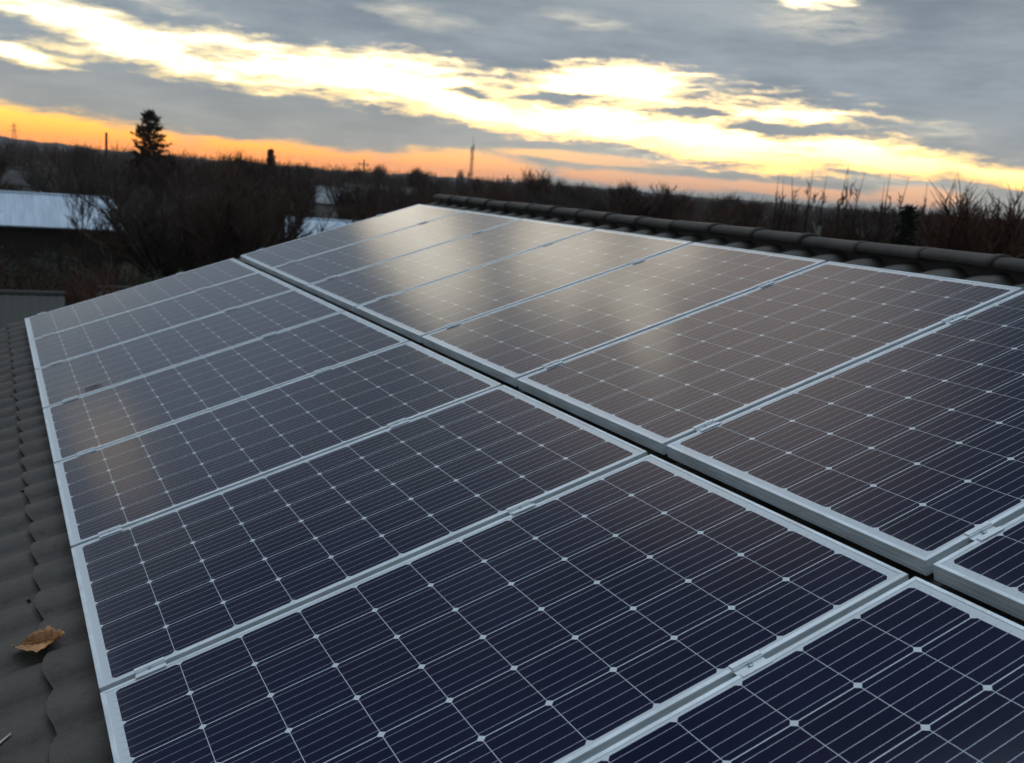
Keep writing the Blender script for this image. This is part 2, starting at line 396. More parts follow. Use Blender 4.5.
# ------------------------------------------------------------------ our house: tiled roof, ridge, walls
PITCH, STEP = .23, .35
N_CREST = -.054
U_EAVE, U_RIDGE = -.47, 3.70
V_NEAR, V_FAR = -11.5, .30
def wave(v):
    """lopsided roll: climbs gently towards the camera, then drops steeply into the next valley"""
    t = ((-(v + .045)) / PITCH) % 1.0
    pk = .74
    x = t / pk if t < pk else (1 - t) / (1 - pk)
    return math.sin(x * math.pi / 2) ** (1.0 if t < pk else .8)
def build_house():
    h = thing('tiled_house', 'house with dark grey wavy tiled roof carrying the solar panels', 'house', (U_RIDGE * CS, -5.4, 0))
    inv = Matrix.Translation(-Vector(h.location))
    # tile courses, each a stepped sheet with a scalloped lower edge
    mb = MB()
    nv = int((V_FAR - V_NEAR) / PITCH * 14)
    vs = [V_NEAR + (V_FAR - V_NEAR) * i / nv for i in range(nv + 1)]
    k0 = -1
    while True:
        u0 = -.125 + STEP * k0
        if u0 > U_RIDGE - .05: break
        u1 = min(u0 + STEP + .03, U_RIDGE)
        base = len(mb.v)
        rows = [(0, -.012, -.028), (0, -.012, -.001), (0, 0, 0), (.06, 0, 0), (.5, 0, 0), (1, 0, 0)]
        rj = random.Random(k0 * 7 + 3)
        jit = {}
        for v in vs:
            ti = math.floor((v + .045) / PITCH)
            j = jit.setdefault(ti, (rj.uniform(-.003, .003), rj.uniform(-.002, .002)))
            w = wave(v)
            for (f, du, dn) in rows:
                sc = -.014 * w if f < .5 else 0
                u = u0 + (u1 - u0) * f + sc + j[0] * (1 - f)
                drop = .023 * (1 - f)
                n = N_CREST - .020 + drop - .037 * (1 - w) + dn * (1 if dn else 0) + j[1]
                if False: pass
                uu = u + (du if dn == 0 and du == 0 else 0) - (0.0 if du == 0 else 0.0)
                mb.v.append(tuple(inv @ W(uu, v, n)))
        nr = len(rows)
        for i in range(nv):
            for j in (0, 2, 3, 4):
                mb.f.append((base + i * nr + j, base + i * nr + j + 1, base + (i + 1) * nr + j + 1, base + (i + 1) * nr + j)); mb.m.append(0)
        k0 += 1
    me = mb.mesh('roof', M_tile, True)
    roof = obj('roof', me, h)
    # screws holding the sheets
    for (u, v) in ((-.163, -4.996), (-.150, -4.03), (-.16, -2.2), (-.2, -6.6)):
        s = MB(); vv = round((v + .045) / PITCH) * PITCH - .045 - .07
        s.tube([W(u, vv, N_CREST - .03), W(u, vv, N_CREST - .0185)], [.006, .006], 8)
        s.tube([W(u, vv, N_CREST - .0185), W(u, vv, N_CREST - .0155)], [.009, .007], 8)
        s.v = [tuple(inv @ Vector(p)) for p in s.v]
        obj('screw', s.mesh('screw', M_fascia), roof)
    # far slope
    mb = MB()
    xr, zr = W(U_RIDGE, 0, N_CREST - .03).x, W(U_RIDGE, 0, N_CREST - .03).z
    xe = xr + 4.1 * CS; ze = zr - 4.1 * SN
    pts = [(xr, V_NEAR, zr), (xr, V_FAR, zr), (xe, V_FAR, ze), (xe, V_NEAR, ze)]
    mb.add([inv @ Vector(p) for p in pts] + [inv @ (Vector(p) - Vector((0, 0, .04))) for p in pts],
           [(0, 1, 2, 3), (7, 6, 5, 4), (0, 4, 5, 1), (1, 5, 6, 2), (2, 6, 7, 3), (3, 7, 4, 0)])
    obj('roof', mb.mesh('roof_far_slope', M_tile), h)
    # ridge cap: lapped half-round pieces
    mb = MB(); seg = .375; v = V_FAR + .03; i = 0; rn = random.Random(5)
    c0 = W(3.70, 0, -.052)
    while v > V_NEAR - .05:
        vb = v - seg - .035
        lift = rn.uniform(-.004, .004); tl = rn.uniform(-.008, .008)
        vsl = []
        for (vv, rr) in ((v, .070), (v - .02, .0715), (v - seg * .5, .074), (vb + .035, .0775), (vb + .03, .085), (vb, .085), (vb, .064)):
            for k in range(13):
                a = math.pi * (-.08 + 1.16 * k / 12)
                vsl.append(inv @ Vector((c0.x - math.cos(a) * rr * 1.05, vv, c0.z + math.sin(a) * rr * .52 + lift + tl * (vv - v))))
        mb.add(vsl, [(r * 13 + k, (r + 1) * 13 + k, (r + 1) * 13 + k + 1, r * 13 + k + 1) for r in range(6) for k in range(12)])
        v -= seg; i += 1
    obj('ridge_cap', mb.mesh('ridge_cap', M_ridge, True), h)
    mb = MB(); mb.box((c0.x, (V_NEAR + V_FAR) / 2, c0.z - .05), (.05, V_FAR - V_NEAR - .06, .09), inv)
    obj('ridge_batten', mb.mesh('ridge_batten', M_fascia), h)
    # boards along the far gable and eave, walls
    mb = MB()
    for (ua, ub) in ((U_EAVE, U_RIDGE),):
        for n0, n1 in ((-.30, -.135),):
            q = [W(ua, V_FAR - .03, n0), W(ub, V_FAR - .03, n0), W(ub, V_FAR - .03, n1), W(ua, V_FAR - .03, n1)]
            q2 = [p + Vector((0, .03, 0)) for p in q]
            mb.add([inv @ p for p in q + q2], [(0, 1, 2, 3), (7, 6, 5, 4), (0, 4, 5, 1), (2, 6, 7, 3), (1, 5, 6, 2), (0, 3, 7, 4)])
    obj('gable_board', mb.mesh('gable_board', M_fascia), h)
    mb = MB()
    pe = W(U_EAVE + .03, 0, -.2)
    mb.box((pe.x, (V_NEAR + V_FAR) / 2, pe.z), (.03, V_FAR - V_NEAR - .1, .2), inv)
    obj('eave_board', mb.mesh('eave_board', M_fascia), h)
    mb = MB()
    x0, x1 = W(0, 0, 0).x + .05, xe - .5
    y0, y1 = V_NEAR + .4, V_FAR - .35
    def zt(x): return (W(0, 0, -.16).z + (x - W(0, 0, -.16).x) * math.tan(SLOPE)) if x < xr else zr - .1 - (x - xr) * math.tan(SLOPE)
    P = [(x0, 0), (x1, 0), (x1, zt(x1)), (xr, zr - .1), (x0, zt(x0))]
    va = [inv @ Vector((x, y0, z)) for x, z in P] + [inv @ Vector((x, y1, z)) for x, z in P]
    mb.add(va, [(0, 1, 2, 3, 4), (9, 8, 7, 6, 5)] + [(k, k + 5, (k + 1) % 5 + 5, (k + 1) % 5) for k in range(5) if k not in (2, 3)])
    obj('wall', mb.mesh('wall', M_plaster), h)
build_house()

# ------------------------------------------------------------------ solar panels
PL, PW_, PV = 1.65, .992, 1.012
def cell_material():
    m, t, b = material('solar_cells_under_glass')
    co = t.n.new('ShaderNodeTexCoord').outputs['Object']
    x, y, z = t.sep(co)
    mx, my, cell, px, py = .0345, .0195, .15675, .15825, .15925
    X = t.math('SUBTRACT', x, mx); Y = t.math('SUBTRACT', y, my)
    ix = t.math('FLOOR', t.math('DIVIDE', X, px)); iy = t.math('FLOOR', t.math('DIVIDE', Y, py))
    cx = t.math('SUBTRACT', X, t.math('MULTIPLY', ix, px)); cy = t.math('SUBTRACT', Y, t.math('MULTIPLY', iy, py))
    lt = lambda a, v: t.math('LESS_THAN', a, v)
    gt = lambda a, v: t.math('GREATER_THAN', a, v)
    mul = lambda *a: a[0] if len(a) == 1 else t.math('MULTIPLY', a[0], mul(*a[1:]))
    dx = t.math('ABSOLUTE', t.math('SUBTRACT', cx, cell / 2)); dy = t.math('ABSOLUTE', t.math('SUBTRACT', cy, cell / 2))
    inx = mul(gt(X, 0.0), lt(X, 10 * px - .0008)); iny = mul(gt(Y, 0.0), lt(Y, 6 * py - .0008))
    incell = mul(inx, iny, lt(dx, cell / 2), lt(dy, cell / 2), lt(t.math('ADD', dx, dy), cell - .0088))
    bb = t.math('ABSOLUTE', t.math('SUBTRACT', t.math('MODULO', cy, cell / 5), cell / 10))
    # ribbons run the whole string, across the gaps between cells
    bus = mul(lt(bb, .00076), iny, lt(dy, cell / 2), gt(X, -.012), lt(X, 10 * px + .010))
    wn = t.n.new('ShaderNodeTexWhiteNoise'); wn.noise_dimensions = '3D'
    oi = t.n.new('ShaderNodeObjectInfo')
    t.put(wn.inputs[0], t.xyz(ix, iy, t.math('MULTIPLY', oi.outputs['Random'], 50.0)))
    ccol = t.mix(wn.outputs['Value'], (.0030, .0052, .026, 1), (.0038, .0064, .033, 1))
    nz, _ = t.noise(co, 3.0, 3, .5)
    ccol = t.mix(t.rng(nz, .4, .75, 0, .5), ccol, (.006, .0055, .020, 1))
    sheet, _ = t.noise(co, 40, 2, .5)
    white = t.mix(sheet, (.58, .61, .63, 1), (.64, .67, .69, 1))
    col = t.mix(incell, white, ccol)
    col = t.mix(t.math('MULTIPLY', bus, .95), col, (.36, .38, .42, 1))
    # film of dust on the glass, thicker along the low edge
    ob = t.vmath('ADD', co, t.xyz(t.math('MULTIPLY', oi.outputs['Random'], 37.0), 0, 0))
    d1, _ = t.noise(ob, 2.2, 6, .65); d2, _ = t.noise(ob, 55, 4, .7)
    dust = t.math('ADD', t.rng(d1, .35, .75, .0, .005), t.rng(d2, .5, .8, 0, .003))
    dust = t.math('ADD', dust, t.math('MULTIPLY', t.rng(x, .011, .075, .06, 0), t.rng(d1, .3, .7, .35, 1.0)))
    dust = t.math('ADD', dust, t.math('MULTIPLY', t.math('MINIMUM', t.rng(y, .011, .03, 1, 0), 1.0), t.rng(d2, .3, .7, .01, .05)))
    vo = t.n.new('ShaderNodeTexVoronoi'); vo.feature = 'F1'; t.put(vo.inputs['Vector'], ob); vo.inputs['Scale'].default_value = 26
    ring = t.math('MULTIPLY', t.rng(t.math('ABSOLUTE', t.math('SUBTRACT', vo.outputs['Distance'], .22)), 0, .07, 1, 0), t.rng(d1, .48, .62))
    dust = t.math('ADD', dust, t.math('MULTIPLY', ring, .006))
    dust = t.math('MULTIPLY', dust, t.math('ADD', .6, oi.outputs['Random']))
    col = t.mix(dust, col, (.42, .40, .36, 1))
    t.put(b.inputs['Base Color'], col)
    t.put(b.inputs['Metallic'], t.math('MULTIPLY', bus, .5))
    t.put(b.inputs['Roughness'], t.math('ADD', t.math('MULTIPLY', bus, .3), t.math('ADD', t.rng(d1, .3, .7, .09, .12), t.rng(d2, .4, .8, 0, .02))))
    b.inputs['IOR'].default_value = 1.45
    b.inputs['Sheen Weight'].default_value = .06; b.inputs['Sheen Roughness'].default_value = .45
    b.inputs['Sheen Tint'].default_value = (1, .96, .90, 1)
    bn = t.n.new('ShaderNodeBump'); bn.inputs['Strength'].default_value = .03; bn.inputs['Distance'].default_value = .001
    tx, _ = t.noise(co, 3.2, 2, .5)
    t.put(bn.inputs['Height'], t.math('MULTIPLY', tx, 1.0)); t.l.new(bn.outputs[0], b.inputs['Normal'])
    return m
M_cells = cell_material()

def frame_mesh():
    mb = MB()
    # profile: (inset from the outer edge, height)
    prof = [(.030, -.0385), (0, -.040), (0, -.0285), (.0008, -.028), (.0008, -.0265), (0, -.026), (0, -.014), (.0008, -.0135),
            (.0008, -.012), (0, -.0115), (0, -.0009), (.0009, 0), (.0105, 0), (.0112, -.0006), (.0112, -.0024), (.0112, -.012)]
    n = len(prof); g = .00035
    for k in range(4):
        vs = []
        for (d, z) in prof:
            A = [(d + g, d), (PL - d, d + g), (PL - d - g, PW_ - d), (d, PW_ - d - g)][k]
            B = [(PL - d - g, d), (PL - d, PW_ - d - g), (d + g, PW_ - d), (d, d + g)][k]
            vs += [(A[0], A[1], z), (B[0], B[1], z)]
        mb.add(vs, [(2 * i, 2 * i + 1, 2 * i + 3, 2 * i + 2) for i in range(n - 1)])
    return mb.mesh('frame', M_alu)
def glass_mesh():
    mb = MB(); d = .0108
    a, b_ = (d, d), (PL - d, PW_ - d)
    for z in (-.0016, -.007):
        mb.v += [(a[0], a[1], z), (b_[0], a[1], z), (b_[0], b_[1], z), (a[0], b_[1], z)]
    mb.f = [(0, 1, 2, 3), (7, 6, 5, 4)]; mb.m = [0, 0]
    return mb.mesh('glass_laminate', M_cells)
def junction_mesh():
    mb = MB(); mb.box((PL - .12, PW_ / 2, -.018), (.09, .11, .02)); return mb.mesh('junction_box', M_fascia)

ORD = ['first', 'second', 'third', 'fourth', 'fifth', 'sixth', 'seventh', 'eighth']
FRAME, GLASS = frame_mesh(), glass_mesh()
U_UP, SH = 1.65 + .0623, .0087
def build_panels():
    rn = random.Random(11)
    proto = None
    for row in (0, 1):
        for i in range(8):
            u, v = (0.0, -(i + 1) * PV + .010) if row == 0 else (U_UP, -(i + 1) * PV + .010 + SH)
            if row == 0:
                lab = 'dark blue solar panel in the eave row, %s from the far gable' % ORD[i]
            else:
                lab = 'dark blue solar panel in the row below the ridge, %s from the far gable' % ORD[i]
            if proto is None:
                r = proto = thing('solar_panel', lab, 'solar panel', group='solar panels mounted in two rows on the roof')
                obj('frame', FRAME, r); obj('glass_laminate', GLASS, r)
            else:
                r = proto.copy(); COL.objects.link(r)
                for c in proto.children:
                    d = c.copy(); COL.objects.link(d); d.parent = r
                r['label'] = lab
            tilt = Euler((rn.uniform(-.0016, .0016), rn.uniform(-.0012, .0012), 0)).to_matrix().to_4x4()
            r.matrix_world = ROOFM @ Matrix.Translation((u, v, 0)) @ tilt
build_panels()

def build_rails():
    for row, us, name in ((0, (.135, 1.2), 'lower'), (1, (1.885, 2.99), 'upper')):
        for j, u in enumerate(us):
            r = thing('mounting_rail', 'aluminium mounting rail under the %s panel row, on its %s side' % (name, 'eave' if j == 0 else 'ridge'), 'mounting rail', group='mounting rails under the panels')
            r.matrix_world = ROOFM @ Matrix.Translation((u, 0, 0))
            mb = MB(); mb.box((0, -4.08, -.0475), (.038, 8.34, .013))
            obj('rail', mb.mesh('rail', M_alu), r)
build_rails()

def build_clamps():
    mb = MB(); L = .075
    mb.box((0, .0175, .0016), (L, .013, .0028)); mb.box((0, -.0175, .0016), (L, .013, .0028))
    mb.box((0, .0095, -.0025), (L, .0028, .0054)); mb.box((0, -.0095, -.0025), (L, .0028, .0054))
    mb.box((0, 0, -.0066), (L, .0218, .0028))
    mid = mb.mesh('clamp_body', M_clamp)
    sb = MB(); sb.tube([(0, 0, -.0052), (0, 0, .0005)], [.0058, .0054], 12)
    sb.tube([(0, 0, .0005), (0, 0, .0012)], [.0054, .003], 12)
    bolt = sb.mesh('bolt', M_steel)
    mb = MB(); mb.box((0, -.0045, .0016), (.06, .013, .0028)); mb.box((0, .006, -.018), (.06, .008, .042)); mb.box((0, .014, -.036), (.06, .012, .006))
    endm = mb.mesh('clamp_body', M_clamp)
    sb = MB(); sb.tube([(0, .006, .003), (0, .006, .009)], [.006, .005], 10)
    ebolt = sb.mesh('bolt', M_steel)
    first = {}
    rn = random.Random(4)
    for row, us, sh in ((0, (.13, 1.197), 0), (1, (1.885, 2.99), SH)):
        for j, u in enumerate(us):
            for i in range(0, 8):
                if (row == 1 and j == 1 and i > 6): continue
                side = (('bare tiles', 'middle gap') if row == 0 else ('middle gap', 'ridge cap'))[j]
                rowname = 'eave' if row == 0 else 'ridge'
                if i == 0: lab = 'end clamp at the far gable edge of the %s row, near the %s' % (rowname, side)
                else: lab = 'clamp in the %s seam from the far gable, %s row, near the %s' % (ORD[i - 1], rowname, side)
                key = i == 0
                if key not in first:
                    r = first[key] = thing('end_clamp' if key else 'panel_clamp', lab, 'clamp', group='clamps holding the panels down')
                    obj('clamp_body', endm if key else mid, r); obj('bolt', ebolt if key else bolt, r)
                else:
                    r = first[key].copy(); COL.objects.link(r); r['label'] = lab
                    for c in first[key].children:
                        d = c.copy(); COL.objects.link(d); d.parent = r
                v = -i * PV + sh if i else -.010 + sh + .0105
                r.matrix_world = ROOFM @ Matrix.Translation((u + rn.uniform(-.008, .008), v, .0004)) @ Matrix.Rotation(rn.uniform(-.02, .02), 4, 'Z')
build_clamps()

# ------------------------------------------------------------------ dry leaf, sliver and twig
def build_litter():
    rn = random.Random(2)
    mb = MB(); nx, ny = 26, 12
    jag = [rn.uniform(.78, 1.12) for _ in range(nx + 1)]
    for side in (0, 1):
        for i in range(nx + 1):
            s = i / nx
            body = max(0.0, math.sin(math.pi * min(1, s * .97 + .02))) ** .55
            for j in range(ny + 1):
                q = j / ny * 2 - 1
                wd = (.050 if q > 0 else .040) * body * (jag[i] if abs(q) > .75 else 1)
                x = (s - .5) * .122 + (.012 * q if q > 0 else .020 * q * (1 - s))
                a_ = abs(q)
                if q > 0:      # half that stands up, folded over
                    y = wd * a_ * .55; z = .006 + wd * math.sin(a_ * 1.9) * .62
                else:          # half lying towards the eave
                    y = -wd * a_ * .95; z = .006 + .010 * a_ * a_ - .006 * a_ + .008 * math.sin(s * 6 + a_)* a_
                z += .007 * (2 * s - 1) ** 2 + .0015 * math.sin(s * 40 + q * 5)
                mb.v.append((x, y, z + rn.uniform(-.0004, .0004) - side * .0011))
    n = ny + 1; o = (nx + 1) * n
    for i in range(nx):
        for j in range(ny):
            a = i * n + j
            mb.f.append((a, a + n, a + n + 1, a + 1)); mb.f.append((o + a, o + a + 1, o + a + n + 1, o + a + n))
    for i in range(nx):
        for j in (0, ny):
            a = i * n + j; mb.f.append((a, o + a, o + a + n, a + n))
    for j in range(ny):
        for i in (0, nx):
            a = i * n + j; mb.f.append((a, a + 1, o + a + 1, o + a))
    mb.m = [0] * len(mb.f)
    r = thing('dry_leaf', 'curled orange brown dry leaf lying on the grey roof tiles', 'leaf')
    p = W(-.135, -5.545, N_CREST - .014)
    d = (W(-.078, -5.574, 0) - W(-.191, -5.522, 0)).normalized()
    nrm = (ROOFM.to_3x3() @ Vector((0, 0, 1))).normalized(); yv = nrm.cross(d).normalized()
    r.matrix_world = Matrix.Translation(p) @ Matrix((d, yv, nrm)).transposed().to_4x4()
    obj('blade', mb.mesh('blade', M_leaf), r)
    s = MB(); s.tube([(-.06, 0, .012), (-.03, .001, .0105), (.03, -.001, .0145), (.066, .002, .012)], [.0012, .0013, .001, .0008], 6)
    obj('midrib', s.mesh('midrib', M_leaf), r)
    s = MB(); s.add([(-.02, -.004, 0), (.018, -.001, .006), (.02, .003, .007), (-.018, .006, .001), (-.02, -.004, .002), (.018, -.001, .008), (.02, .003, .009), (-.018, .006, .003)],
                    [(3, 2, 1, 0), (4, 5, 6, 7), (0, 1, 5, 4), (1, 2, 6, 5), (2, 3, 7, 6), (3, 0, 4, 7)])
    o = obj('wood_chip', s.mesh('wood_chip', M_pale)); o.matrix_world = ROOFM @ Matrix.Translation((-.243, -5.985, N_CREST - .016)) @ Matrix.Rotation(.4, 4, 'Z')
    tag(o, 'tiny pale wood chip lying on the bare roof tiles', 'wood chip')
    s = MB(); s.tube([(-.045, 0, .003), (-.01, .004, .004), (.015, -.002, .003), (.045, .003, .005)], [.0022, .003, .0028, .0015], 6)
    s.tube([(-.005, .003, .003), (.02, .016, .006)], [.002, .001], 5)
    o = obj('twig_bit', s.mesh('twig_bit', M_bark)); o.matrix_world = ROOFM @ Matrix.Translation((.262, -2.94, 0))
    tag(o, 'short dark twig lying on a panel of the lower row', 'twig')
build_litter()

# ------------------------------------------------------------------ houses, sheds
def gable_house(name, label, cat, loc, rz, w, d, eave, ridge, wallm, roofm, ribs=0, wins=(), over=.25, door=None, chimney=False, windepth=.06):
    """w along local x (ridge direction), d deep along local y; front faces local -y"""
    h = thing(name, label, cat, loc, rz)
    mb = MB()
    P = [(-d / 2, 0), (d / 2, 0), (d / 2, eave), (0, ridge - .06), (-d / 2, eave)]
    va = [(-w / 2, y, z) for y, z in P] + [(w / 2, y, z) for y, z in P]
    mb.add(va, [(4, 3, 2, 1, 0), (5, 6, 7, 8, 9)] + [(k, (k + 1) % 5, (k + 1) % 5 + 5, k + 5) for k in (1, 4)])
    obj('wall', mb.mesh('wall', wallm), h)
    mb = MB(); t = .05; k = (ridge - eave) / (d / 2)
    for s in (-1, 1):
        yo = s * (d / 2 + over); zo = eave - over * k
        x0, x1 = -w / 2 - over, w / 2 + over
        n = max(2, int((x1 - x0) / .09)) if ribs else 1
        top = []; 
        for i in range(n + 1):
            x = x0 + (x1 - x0) * i / n; b = (.016 if (i % 2) else 0) if ribs else 0
            top.append((x, b))
        vs = []
        for x, b in top:
            vs += [(x, 0, ridge + t + b), (x, yo, zo + t + b), (x, yo, zo), (x, 0, ridge)]
        fs = []
        for i in range(n):
            for q in range(4):
                fs.append((i * 4 + q, i * 4 + (q + 1) % 4, (i + 1) * 4 + (q + 1) % 4, (i + 1) * 4 + q))
        fs += [(0, 1, 2, 3), tuple(n * 4 + q for q in (3, 2, 1, 0))]
        mb.add(vs, fs)
    rf = obj('roof', mb.mesh('roof', roofm), h)
    mb = MB(); mb.tube([(-w / 2 - over, 0, ridge + t + .01), (w / 2 + over, 0, ridge + t + .01)], [.08, .08], 8)
    obj('ridge_cap', mb.mesh('ridge_cap', roofm), rf)
    if chimney:
        mb = MB(); mb.box((w * .22, .3, ridge + .35), (.45, .45, .9)); mb.box((w * .22, .3, ridge + .83), (.55, .55, .08))
        obj('chimney', mb.mesh('chimney', M_brownwall), rf)
    for (x, z, ww, hh) in wins:
        mb = MB(); f = .07; y = -d / 2 - windepth / 2
        mb.box((x - ww / 2 + f / 2, y, z), (f, windepth, hh)); mb.box((x + ww / 2 - f / 2, y, z), (f, windepth, hh))
        mb.box((x, y, z + hh / 2 - f / 2), (ww - 2 * f, windepth, f)); mb.box((x, y, z - hh / 2 + f / 2), (ww - 2 * f, windepth, f))
        mb.box((x, y, z), (.04, windepth * .8, hh - 2 * f))
        wn = obj('window', mb.mesh('window', M_winframe), h)
        mb = MB()
        for sx in (-1, 1):
            mb.box((x + sx * (ww / 4 - f / 4 + .005), y + .012, z), (ww / 2 - f - .03, .01, hh - 2 * f))
        obj('pane', mb.mesh('pane', M_glass), wn)
    if door:
        x, ww, hh = door; mb = MB(); mb.box((x, -d / 2 - .03, hh / 2), (ww, .06, hh)); obj('door', mb.mesh('door', M_brownwall), h)
    return h

def facing(az): return -R(az)
def build_buildings():
    p = at(-.3, 50)
    gable_house('long_shed', 'long low shed with a pale blue sheet metal roof among bare trees', 'shed', (CAM.x - .55, CAM.y + 50, 0), 0,
                10.7, 7.6, 2.66, 3.72, M_yellowwall, M_metalroof, 1, [], .28, (3.6, .9, 1.95))
    p = at(16.4, 92)
    gable_house('white_cottage', 'small white walled cottage with a pale grey roof in the middle distance', 'house', p, R(-62), 7.5, 4.6, 3.1, 4.25, M_whitewall, M_lightroof, 0,
                [(-1.8, 1.7, 1.0, 1.1), (1.2, 1.7, 1.0, 1.1)], .25, None, True)
    p = at(19.3, 104)
    gable_house('brown_cottage', 'dark brown cottage with white framed windows left of the ridge end', 'house', p, R(-19), 7.8, 6.0, 3.4, 4.6, M_brownwall, M_darkroof, 0,
                [(-2.6, 2.3, 1.15, 1.7), (.25, 2.3, .95, 1.6), (1.6, 2.3, .95, 1.6)], .3, None, True)
    p = at(16.9, 58)
    gable_house('low_shed', 'low shed with a pale metal roof just beyond the upper panel row', 'shed', p, R(-14), 4.4, 4.4, 2.15, 2.98, M_brownwall, M_metalroof, 1, [(0, 1.3, .8, .8)], .2)
    p = at(9.2, 66)
    gable_house('garden_hut', 'garden hut with a dull bluish roof behind bare trees', 'hut', p, R(-6), 2.6, 3.0, 1.9, 2.75, M_brownwall, M_lightroof, 0, [], .2, (0, .8, 1.7))
    p = at(1.7, 88)
    gable_house('white_hut', 'little white hut with a dark roof beyond the long shed', 'hut', p, R(-20), 2.6, 3.2, 3.0, 4.0, M_whitewall, M_darkroof, 0, [(0, 1.7, .8, .9)], .2)
    p = at(3.6, 97)
    gable_house('grey_hut', 'small grey boarded hut right of the little white hut', 'hut', p, R(15), 3.2, 3.2, 2.6, 3.4, M_concrete, M_darkroof, 0, [(0.4, 1.5, .8, .8)], .2)
    p = at(.2, 24.6)
    gable_house('outbuilding', 'low outbuilding with a weathered grey roof below the far gable', 'outbuilding', (p.x - .45, p.y, 0), R(-4), 3.2, 3.4, 2.1, 2.56, M_brownwall, M_greyroof, 1, [], .2, (0, .9, 1.9))
    p = at(5.9, 29.5)
    gable_house('cold_frame_shed', 'little shed with a pale roof edge showing above the panel corner', 'shed', (p.x, p.y, 0), R(8), 1.0, 1.0, 1.95, 2.12, M_brownwall, M_greyroof, 0, [], .12, (0, .7, 1.8))
build_buildings()

# ------------------------------------------------------------------ poles, masts, posts
def utility_pole(label, az, D, top, arm=True):
    r = thing('utility_pole', label, 'pole', at(az, D), R(20 - az), 'wooden utility poles in the gardens')
    mb = MB(); mb.tube([(0, 0, -.3), (0, 0, top * .5), (.02, 0, top)], [.12, .10, .075], 10); obj('post', mb.mesh('post', M_pole), r)
    if arm:
        mb = MB(); mb.box((0, .13, top - .55), (1.3, .09, .1)); obj('crossarm', mb.mesh('crossarm', M_pole), r)
        for x in (-.55, .55):
            mb = MB(); mb.tube([(x, .13, top - .5), (x, .13, top - .38), (x, .13, top - .28)], [.02, .05, .03], 8)
            obj('insulator', mb.mesh('insulator', M_whitewall), r)
def lattice(mb, h, w0, w1, bays, rad):
    def c(k, z):
        w = (w0 + (w1 - w0) * z / h) / 2
        return Vector(((-w, w, w, -w)[k % 4], (-w, -w, w, w)[k % 4], z))
    for k in range(4): mb.tube([c(k, 0), c(k, h)], [rad, rad * .8], 4)
    for b in range(bays):
        z0, z1 = h * b / bays, h * (b + 1) / bays
        for k in range(4):
            mb.tube([c(k, z0), c(k + 1, z1)], [rad * .5] * 2, 3); mb.tube([c(k, z1), c(k + 1, z1)], [rad * .5] * 2, 3)
def build_masts():
    utility_pole('bare wooden utility pole rising left of the tall conifer', 5.36, 75, hz(1.05, 75), False)
    utility_pole('wooden utility pole with crossarm standing left of the lattice mast', 18.65, 120, hz(.72, 120))
    utility_pole('short dark pole close on the left of the lattice mast foot', 23.81, 95, hz(.25, 95), False)
    utility_pole('utility pole with crossarm on the right of the lattice mast', 26.63, 130, hz(.5, 130))
    D = 210; H = hz(2.2, D)
    r = thing('lattice_mast', 'slender lattice antenna mast rising above the wooded skyline', 'antenna mast', at(24.57, D), .4)
    mb = MB(); lattice(mb, H - 1.2, .62, .34, 18, .05); obj('tower', mb.mesh('tower', M_mast), r)
    for (dx, z, hh) in ((.42, H - 1.3, 1.3), (-.40, H - 1.9, 1.2), (.34, H - 3.4, .9)):
        mb = MB(); mb.box((dx, 0, z), (.12, .1, hh)); mb.box((dx / 2, 0, z - .2), (abs(dx) + .05, .06, .06)); obj('antenna', mb.mesh('antenna', M_mast), r)
    mb = MB(); mb.tube([(0, 0, H - 1.2), (0, 0, H + .9)], [.05, .03], 6); obj('rod', mb.mesh('rod', M_mast), r)
    r = thing('transmission_tower', 'tiny far transmission tower on the orange skyline', 'pylon', at(1.11, 880), .3)
    mb = MB(); lattice(mb, 23.0, 4.2, .8, 9, .14); obj('tower', mb.mesh('tower', M_mast), r)
    for z, wd in ((17.5, 8.0), (20.5, 6.0)):
        mb = MB(); mb.box((0, 0, z), (wd, .3, .35)); obj('crossarm', mb.mesh('crossarm', M_mast), r)
    for az, el, D, lab, rad in ((43.72, -.95, 34, 'pale forked concrete post behind the roof ridge', .07), (45.95, -1.05, 36, 'short pale post end behind the roof ridge, right of the forked one', .055),
                                (51.42, -.72, 30, 'pale leaning post behind the ridge near the bare round trees', .06)):
        r = thing('fence_post', lab, 'post', at(az, D), 0, 'pale posts behind the ridge')
        top = hz(el, D); mb = MB(); mb.tube([(0, 0, -.2), (.02, 0, top * .6), (.10, 0, top)], [rad * 1.2, rad, rad * .8], 8); obj('shaft', mb.mesh('shaft', M_concrete), r)
        if 'forked' in lab:
            mb = MB(); mb.tube([(.08, 0, top - .45), (-.18, 0, top + .05)], [rad * .6, rad * .4], 6); obj('fork', mb.mesh('fork', M_concrete), r)
build_masts()

